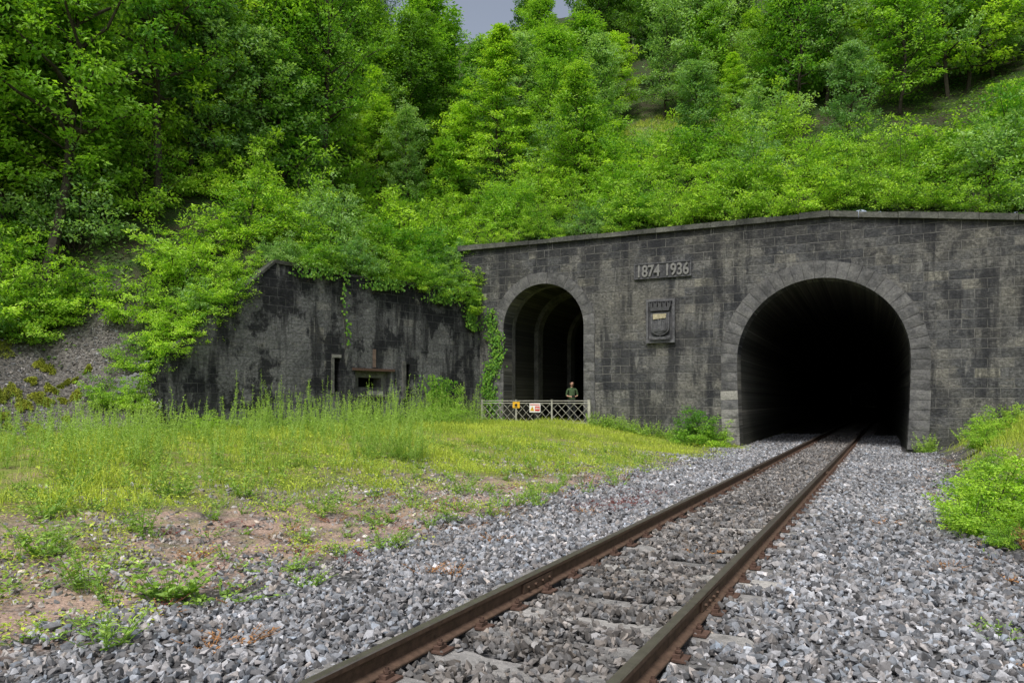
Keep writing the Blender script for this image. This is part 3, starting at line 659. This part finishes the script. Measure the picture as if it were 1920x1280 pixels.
def stems(lst,name,mats):
    """rows: x,y,height,nstems,spread,leafL,leafW,mat,lean"""
    parts=[]
    for (x,y,h,ns,sp,LL,LW,mi,ln) in lst:
        z=float(Hf(np.array(x),np.array(y)))
        for i in range(ns):
            a=rng.uniform(0,6.28); r=sp*math.sqrt(rng.random()); hh=h*rng.uniform(.5,1.1); b0=np.array([x+r*math.cos(a)*.5,y+r*math.sin(a)*.5,z-.01])
            top=b0+np.array([math.cos(a)*r*ln+rng.normal()*.04*hh,math.sin(a)*r*ln+rng.normal()*.04*hh,hh])
            mid=(b0+top)/2+np.array([0,0,.06*hh])
            V,Fx=tube([b0,mid,top],[.0035+.002*hh,.003+.001*hh,.0015],3); parts.append((V,Fx,mi,None))
            nlv=max(6,int(hh/(LL*.33))); t=rng.uniform(.05,1.,nlv); P=b0+(top-b0)*t[:,None]; P[:,2]+=.06*hh*(1-np.abs(2*t-1))
            aa=np.arange(nlv)*2.4+rng.random()*6; Dv=np.stack([np.cos(aa),np.sin(aa),rng.uniform(.15,.9,nlv)],1)
            Nn=np.array([0,0,1.])+rng.normal(size=(nlv,3))*.3
            L=LL*rng.uniform(.6,1.2,nlv)*(1.15-.6*t); V,Fx=leaves(P,Dv,Nn,L,L*LW)
            c=np.clip(.35+.5*t+rng.normal(size=nlv)*.12,0,1); parts.append((V,Fx,mi,np.repeat(np.stack([c,rng.uniform(.35,.75,nlv),c],1),4,0)))
    link(bpy.data.objects.new(name,mk(name,parts,mats)))
W=[]
for x,y,h,ns,sp,LL,LW in ((-3.0,6.5,.36,30,.26,.10,.6),(-2.9,5.3,.28,24,.22,.09,.3),(-4.64,7.4,.42,28,.28,.10,.4),(-3.75,6.5,.4,24,.22,.09,.35),(-4.26,8.5,.5,16,.2,.09,.3),(-2.47,7.6,.12,20,.3,.06,.6),(-1.97,7.1,.17,14,.18,.05,.5),
    (-.83,10.5,.42,12,.2,.08,.35),(-.36,11,.38,12,.2,.08,.35),(-1.54,8.9,.32,20,.3,.08,.35),(.44,12.3,.55,9,.2,.08,.3),(-4.7,10.3,.45,20,.3,.09,.4),(-3.9,10.8,.4,16,.25,.08,.4),(-2.6,10.5,.32,16,.3,.08,.4),(3.7,5.6,.1,12,.14,.05,.4),(1.95,8.3,.08,8,.08,.03,.4),
    (-4.4,6.0,.25,18,.3,.08,.5),(-2.6,6.6,.14,26,.4,.07,.6),(-3.5,5.4,.12,16,.3,.06,.6),(1.4,14.2,.4,8,.25,.07,.3),(2.2,15.2,.3,10,.25,.07,.3),(-5.4,8.6,.45,18,.3,.09,.4),(-5.9,10.,.5,18,.3,.09,.35),(-.9,12.8,.4,9,.25,.07,.35)):
    W.append((x,y,h,ns,sp,LL,LW,0,1.2))
for i in range(320):
    l=rng.uniform(3.5,22); qq=-rng.uniform(3.2,8.0); x,y=toXY(qq,l); W.append((x,y,rng.uniform(.05,.28),int(rng.integers(4,11)),rng.uniform(.08,.22),.055,.5,0,1.3))
for x,y in ((1.86,12.3),(2.6,14),(2.2,13.2),(1.5,12.6)):
    for i in range(16): W.append((x+rng.normal()*.3,y+rng.normal()*.45,.07,10,.14,.03,.6,1,1.3))
for i in range(120):
    l=rng.uniform(5,18); qq=-rng.uniform(2.9,5.4); x,y=toXY(qq,l); W.append((x,y,rng.uniform(.03,.1),8,.16,.03,.5,int(rng.choice([1,2,2])),1.3))
for i in range(70):
    l=rng.uniform(5,26); qq=rng.uniform(2.7,3.9); x,y=toXY(qq,l); W.append((x,y,rng.uniform(.03,.12),7,.14,.045,.45,int(rng.choice([0,2,2])),1.4))
for x,y,h in ((-2.0,5.5,.12),(-2.15,5.3,.1),(-.6,7.5,.14),(-.9,7.6,.12),(1.15,11.4,.14),(2.2,8.6,.1),(6.0,8.6,.3),(5.9,8.1,.2),(4.6,7.8,.1),(5.3,10.5,.12),(-.2,9.3,.1),(-3.4,8.,.12)): W.append((x,y,h,12,.16,.045,.4,2,1.5))
stems(W,'verge_weeds',[M_weed,M_red,M_dry])
W=[]
for i in range(760):
    y=rng.uniform(10.,25.5); x=rng.uniform(-.72,-.1)*y
    if bf(x,y)>-.5 or qf(x,y)>-6.6: continue
    dens=.5+.5*float(nz(np.array(x),np.array(y),.8,6))
    if rng.random()>dens+.15: continue
    W.append((x,y,rng.uniform(.45,1.15),int(rng.integers(2,6)),rng.uniform(.1,.25),.08,.28,0,1.3))
for i in range(120):
    u=rng.uniform(3.0,12.5); x,y=fromub(u,-rng.uniform(1.,4)); W.append((x,y,rng.uniform(.9,1.8),3,.2,.10,.3,0,1.2))
for i in range(6): W.append((-2.5+rng.normal()*.25,15.8+rng.normal()*.25,.8,14,.45,.08,.22,0,1.5))
W.append((-.4,20.5,.5,16,.45,.06,.25,0,1.4)); W.append((-4.9,12.6,.7,10,.3,.07,.3,0,1.3))
for i in range(90):
    s=rng.choice([rng.uniform(-9,-3.8),rng.uniform(-9,-3.8),rng.uniform(2.8,6)]); x,y=fromsp(s,-rng.uniform(.15,1.)); W.append((x,y,rng.uniform(.25,.7),8,.25,.1,.5,0,1.3))
for i in range(60):
    u=rng.uniform(.3,15); x,y=fromub(u,-rng.uniform(.15,.9)); W.append((x,y,rng.uniform(.3,.7),8,.25,.1,.5,0,1.3))
for i in range(30): 
    qq=rng.uniform(4.0,6.8); l=rng.uniform(8,28); x,y=toXY(qq,l); W.append((x,y,rng.uniform(.3,.6),8,.3,.08,.5,0,1.3))
stems(W,'tall_weeds',[M_weed])
def pw(me,x,y,sc,sz=1.): place(me,'wall_foot_shrub',x,y,float(Hf(np.array(x),np.array(y)))-.05,sc,sz=sz)
x,y=fromsp(-4.6,-1.1); pw(SH[3],x,y,.7,1.05)
x,y=fromsp(-3.9,-1.0); pw(SH[0],x,y,.5,1.0)
x,y=fromub(2.6,-.6); pw(SH[3],x,y,.66,1.5)
x,y=fromub(3.6,-.7); pw(SH[0],x,y,.45,1.)
x,y=fromub(13.2,-1.4); pw(SH[0],x,y,.36)
for x,y,sc in ((6.2,9.8,.4),(6.8,10.4,.5),(6.7,9.1,.36),(7.6,11.8,.42),(8.6,13.5,.35),(12.5,19.5,.4),(13.8,21,.5),(6.0,8.9,.22),(9.9,15.2,.3),(7.4,9.9,.5)): place(SH[rng.choice([0,1])],'bank_shrub',x,y,float(Hf(np.array(x),np.array(y)))-.05,sc,sz=.95)

def ivy(name,M,rects,parent):
    parts=[]
    for (x0,x1,z0,z1,n) in rects:
        zz=rng.uniform(z0,z1,n); cxm=(x0+x1)/2+.3*(x1-x0)*np.sin(zz*2.1); xx=cxm+rng.normal(size=n)*(x1-x0)*.25
        P=np.stack([xx,-.08-rng.uniform(0,.14,n),zz],1); Dv=np.stack([rng.normal(size=n)*.6,-np.full(n,.3),-np.ones(n)],1)
        Nn=np.stack([rng.normal(size=n)*.4,-np.ones(n),.5+rng.normal(size=n)*.3],1); L=rng.uniform(.07,.14,n)
        V,Fx=leaves(P,Dv,Nn,L,L*.85); c=np.clip(.3+rng.normal(size=n)*.2,0,1); parts.append((V,Fx,1,np.repeat(np.stack([c,rng.uniform(.2,.6,n),c],1),4,0)))
        zs=np.linspace(z0-.2,z1,10); V,Fx=tube(np.stack([(x0+x1)/2+.3*(x1-x0)*np.sin(zs*2.1),np.full(10,-.05),zs],1),.012,5); parts.append((V,Fx,0,None))
    ob=bpy.data.objects.new(name,mk(name,parts,[M_bark,M])); link(ob); frame_obj(ob,*parent)
ivy('ivy',M_leafB,[(-14.0,-13.2,.5,5.2,600),(-13.9,-13.1,1.5,4.4,350),(-13.7,-13.0,4.2,5.6,150)],WAL)
ivy('hanging_vine',M_leafB,[(-7.4,-7.1,3.6,6.2,70),(-3.2,-1.6,.5,2.6,420),(-.9,-.1,4.6,6.3,600),(-3.,-1.2,5.6,6.3,350),(-6.5,-4.5,5.8,6.3,260),(-9.5,-7.5,5.9,6.4,220)],BUN)
n=11000; xx=rng.uniform(-14.3,.3,n); k=rng.random(n)<ss(.7+nz(xx,xx*0,1.7)); xx=xx[k]; n=len(xx)
zt=np.interp(-xx,[0,10.05,13.7,14.3],[6.17,6.2,2.9,1.8]); P=np.stack([xx,rng.uniform(-.14,.7,n),zt+rng.uniform(-.06,.35,n)],1)
V,Fx=leaves(P,np.stack([rng.normal(size=n),-np.ones(n)*.8,-.3+rng.normal(size=n)*.4],1),np.array([0,-.3,1.])+rng.normal(size=(n,3))*.4,rng.uniform(.05,.12,n),rng.uniform(.03,.07,n))
c=np.clip(.4+rng.normal(size=n)*.25,0,1); ob=bpy.data.objects.new('creeping_growth',mk('creep',[(V,Fx,0,np.repeat(np.stack([c,rng.uniform(.3,.7,n),c],1),4,0))],[M_leafA])); link(ob); frame_obj(ob,*BUN)
M_moss=leafmat('moss',(.17,.21,.025),(.40,.42,.05),.1,.9,0)
P=[]
for u,bb,r in ((17.2,1.6,.7),(17.6,2.4,.8),(16.6,1.1,.6),(18.4,1.4,.8),(16.3,2.2,.6),(17.9,.6,.5),(15.8,1.5,.4)):
    for k in range(5):
        cu,cb,rr=u+rng.normal()*r*.7,bb+rng.normal()*r*.7,r*rng.uniform(.12,.4); m=900; ph=rng.uniform(0,6)
        a=rng.uniform(0,6.28,m); f=np.sqrt(rng.random(m)); ed=1+.3*np.sin(a*3+ph)+.2*np.sin(a*5+2*ph); x,y=fromub(cu+rr*f*ed*np.cos(a),cb+rr*f*ed*np.sin(a)); P.append(np.stack([x,y,Hh(x,y)+.02+.3*rr*np.sqrt(np.clip(1-f*f*.9,0,1))+rng.uniform(0,.02,m)],1))
P=np.concatenate(P); n=len(P)
c=np.clip(.45+.3*nz(P[:,0],P[:,1],4.)+rng.normal(size=n)*.25,0,1); V,Fx=leaves(P,rng.normal(size=(n,3))*[1,1,.4],np.array([.2,-.4,1.])+rng.normal(size=(n,3))*.4,rng.uniform(.03,.06,n),rng.uniform(.02,.045,n))
link(bpy.data.objects.new('moss_cushions',mk('moss_cushions',[(V,Fx,0,np.repeat(np.stack([c,rng.uniform(.2,.7,n),c],1),4,0))],[M_moss])))

# ------------------------------------------------------------------ lattice fence
fen=empty('lattice_fence',*WAL)
M_paint=simple('weathered_white_paint',(.36,.35,.30),.7,.0,.5,6)
pt=[]; y=-.32; z0,z1=.62,1.52; a0,a1=-13.95,-9.0
def bar(p0,p1,w,parts=pt,k=4): 
    V,Fx=tube([p0,p1],w,k); parts.append((V,Fx,0,None))
for z in (z0,z1,z1-.1): bar((a0,y,z),(a1,y,z),.017)
for s in (a0,-12.3,-10.65,a1):
    w_=.055 if s==a1 else .03
    V,Fx=box(s-w_,s+w_,y-w_,y+w_,.2,z1+.04); pt.append((V,Fx,0,None)); V,Fx=box(s-w_-.01,s+w_+.01,y-w_-.01,y+w_+.01,z1+.041,z1+.06); pt.append((V,Fx,0,None))
hgt=z1-.1-z0
s=a0-hgt
while s<a1:
    for d in (0,1):
        xa,xb=(s,s+hgt) if d==0 else (s+hgt,s); za,zb=z0,z1-.1
        lo,hi=max(min(xa,xb),a0),min(max(xa,xb),a1)
        if lo<hi:
            f0=(lo-xa)/(xb-xa); f1=(hi-xa)/(xb-xa); bar((lo,y-.012+.024*d,lerp(za,zb,f0)),(hi,y-.012+.024*d,lerp(za,zb,f1)),.011)
    s+=.36
link(bpy.data.objects.new('lattice',mk('lattice',pt,[M_paint])),fen)
def flat(name,col): return simple(name,col,.5,0,.12,5)
M_w=flat('sign_white',(.75,.75,.72)); M_y=flat('sign_yellow',(.75,.42,.03)); M_r=flat('sign_red',(.6,.03,.03)); M_k=flat('sign_black',(.03,.03,.03))
sg=empty('warning_sign',*WAL); pt=[]
def sb(x0,x1,z0_,z1_,yy,m): V,Fx=box(x0,x1,yy-.006,yy,z0_,z1_); pt.append((V,Fx,m,None))
sb(-11.66,-11.16,1.04,1.42,-.36,0); sb(-11.40,-11.19,1.1,1.3,-.369,1); sb(-11.38,-11.21,1.17,1.2,-.378,0); sb(-11.38,-11.21,1.23,1.25,-.378,0); sb(-11.63,-11.2,1.35,1.38,-.369,1)
pt.append((np.array([[-11.63,-.372,1.1],[-11.43,-.372,1.1],[-11.53,-.372,1.3]]),[[0,1,2]],2,None)); pt.append((np.array([[-11.54,-.376,1.14],[-11.52,-.376,1.14],[-11.52,-.376,1.24],[-11.54,-.376,1.24]]),[[0,1,2,3]],3,None))
link(bpy.data.objects.new('panel',mk('panel',pt,[M_w,M_r,M_y,M_k])),sg)
sg=empty('warning_sign',*WAL); pt=[]
sb(-12.45,-12.12,1.22,1.48,-.36,2); 
th=np.linspace(0,2*np.pi,14,endpoint=False); V=np.stack([-12.29+.07*np.cos(th),np.full(14,-.372),1.35+.055*np.sin(th)],1); pt.append((V,[list(range(14))],3,None)); sb(-12.36,-12.22,1.26,1.285,-.369,3)
link(bpy.data.objects.new('panel',mk('panel',pt,[M_w,M_r,M_y,M_k])),sg)

# ------------------------------------------------------------------ the man
man=empty('man',(2.62,32.3,.6),math.radians(5))
J=[];R=[];E=[]
def jn(p,r,par=None):
    J.append(p); R.append(r if isinstance(r,tuple) else (r,r)); 
    if par is not None: E.append((par,len(J)-1))
    return len(J)-1
pel=jn((0,0,.96),(.165,.12)); be=jn((0,-.01,1.1),(.155,.125),pel); ch=jn((0,0,1.28),(.175,.12),be); uc=jn((0,.01,1.42),(.14,.09),ch)
nb=jn((0,.01,1.5),(.06,.06),uc); nk=jn((0,-.005,1.55),(.055,.058),nb); jw=jn((0,-.03,1.60),(.062,.075),nk); fc_=jn((0,-.02,1.67),(.076,.096),jw); tp_=jn((0,-.005,1.735),(.062,.075),fc_)
for sg_ in (-1,1):
    sh=jn((sg_*.185,.01,1.42),.062,uc); el=jn((sg_*.25,.0,1.15),.046,sh); wr=jn((sg_*.115,-.22,1.10),.029,el); pa=jn((sg_*.075,-.275,1.10),(.036,.018),wr)
    for k,(dx,dz,L) in enumerate(((.0,.03,.072),(.0,.01,.08),(.0,-.01,.074),(.0,-.03,.058))):
        a=jn((sg_*.07,-.30,1.10+dz),.0095,pa); c_=jn((sg_*.05,-.33,1.10+dz),.009,a); jn((sg_*(.05-L*.5),-.335,1.10+dz-.005),.008,c_)
    a=jn((sg_*.06,-.262,1.13),.011,wr); jn((sg_*.035,-.27,1.145),.0095,a)
    hp=jn((sg_*.1,0,.88),(.1,.105),pel); kn=jn((sg_*.12,-.015,.5),.066,hp); an=jn((sg_*.13,.02,.1),.045,kn); jn((sg_*.15,-.15,.04),(.045,.035),an)
me=bpy.data.meshes.new('body'); me.from_pydata(J,E,[]); body=bpy.data.objects.new('body_tmp',me); COL.objects.link(body)
md=body.modifiers.new('s','SKIN'); md.branch_smoothing=.3; md.use_smooth_shade=True
for i,v in enumerate(me.skin_vertices[0].data): v.radius=R[i]; v.use_root=(i==pel)
body.modifiers.new('ss','SUBSURF').levels=1
dg=bpy.context.evaluated_depsgraph_get(); bme=bpy.data.meshes.new_from_object(body.evaluated_get(dg)); bpy.data.objects.remove(body)
bme.materials.clear()
M_skin=simple('skin',(.55,.32,.23),.55,0,.1,30); M_shirt=simple('green_shirt',(.06,.10,.045),.9,0,.2,20); M_trou=simple('dark_trousers',(.03,.032,.036),.9,0,.2,20); M_shoe=simple('shoes',(.03,.022,.016),.6); M_hair=simple('short_hair',(.10,.06,.04),.9); M_eye=simple('eyes',(.03,.02,.015),.3); M_cam=simple('black_camera_body',(.02,.02,.022),.45)
for m in (M_skin,M_shirt,M_trou,M_shoe): bme.materials.append(m)
for f in bme.polygons:
    c=f.center; f.use_smooth=True
    if c.z<.1: i=3
    elif c.z<.98 and c.y>-.2: i=2
    elif c.z>1.515: i=0
    elif c.y<-.06 and abs(c.x)<.24 and c.z<1.2 and (c.y<-.15 or abs(c.x)>.19): i=0
    else: i=1
    f.material_index=i
link(bpy.data.objects.new('body',bme),man)
pt=[]
def ell(c,r,m,n=10):
    th=np.linspace(0,np.pi,n); ph=np.linspace(0,2*np.pi,n*2,endpoint=False); T,Ph=np.meshgrid(th,ph,indexing='ij')
    V=np.stack([c[0]+r[0]*np.sin(T)*np.cos(Ph),c[1]+r[1]*np.sin(T)*np.sin(Ph),c[2]+r[2]*np.cos(T)],-1).reshape(-1,3); k=n*2
    i=np.arange(n-1)[:,None]*k; j=np.arange(k)[None]; Fx=np.stack([i+j,i+k+j,i+k+(j+1)%k,i+(j+1)%k],-1).reshape(-1,4); pt.append((V,Fx,m,None))
ell((0,-.112,1.655),(.013,.022,.026),0); 
for sx in (-1,1):
    ell((sx*.03,-.098,1.68),(.012,.01,.007),2); ell((sx*.03,-.1,1.70),(.018,.008,.004),1); ell((sx*.079,.0,1.665),(.012,.02,.032),0); ell((sx*.07,.005,1.70),(.014,.06,.035),1)
ell((0,-.1,1.618),(.024,.01,.005),3); ell((0,-.068,1.592),(.05,.045,.024),1)
link(bpy.data.objects.new('face_features',mk('face',pt,[M_skin,M_hair,M_eye,simple('lips',(.3,.12,.1),.5)],True)),man)
pt=[]; V,Fx=box(-.065,.065,-.345,-.27,1.06,1.15); pt.append((V,Fx,0,None)); V,Fx=box(-.025,.025,-.335,-.28,1.151,1.175); pt.append((V,Fx,0,None)); V,Fx=tube([(0,-.345,1.1),(0,-.42,1.1),(0,-.421,1.1)],[.036,.036,.001],14); pt.append((V,Fx,0,None))
link(bpy.data.objects.new('hand_held_camera',mk('cam',pt,[M_cam])),man)

# ------------------------------------------------------------------ light
w=bpy.data.worlds.new('World'); scene.world=w; w.use_nodes=True; nt=w.node_tree; bg=nt.nodes['Background']
sky=nt.nodes.new('ShaderNodeTexSky'); sky.sky_type='NISHITA'; sky.sun_disc=False; sky.sun_elevation=math.radians(58); sky.sun_rotation=math.radians(200); sky.air_density=1; sky.dust_density=3
hs=nt.nodes.new('ShaderNodeHueSaturation'); hs.inputs['Saturation'].default_value=.55; nt.links.new(sky.outputs[0],hs.inputs['Color']); nt.links.new(hs.outputs[0],bg.inputs[0]); bg.inputs[1].default_value=.15
sd=bpy.data.lights.new('sun','SUN'); sd.energy=3.3; sd.angle=math.radians(18); sd.color=(1,.97,.92); so=bpy.data.objects.new('sun',sd); COL.objects.link(so)
el,az=math.radians(58),math.radians(200)
dirv=Vector((math.sin(az)*math.cos(el),math.cos(az)*math.cos(el),math.sin(el)))
so.rotation_euler=dirv.to_track_quat('Z','Y').to_euler(); so.location=dirv*50
# ------------------------------------------------------------------ camera
cd=bpy.data.cameras.new('camera'); cam=bpy.data.objects.new('camera',cd); COL.objects.link(cam); cam.location=(0,0,1.55); cam.rotation_euler=(math.radians(90),0,0)
cd.lens=26; cd.sensor_width=36; cd.shift_y=.0573; cd.clip_end=600; cd.clip_start=.05; scene.camera=cam
scene.view_settings.view_transform='Standard'; scene.view_settings.look='None'; scene.view_settings.exposure=0
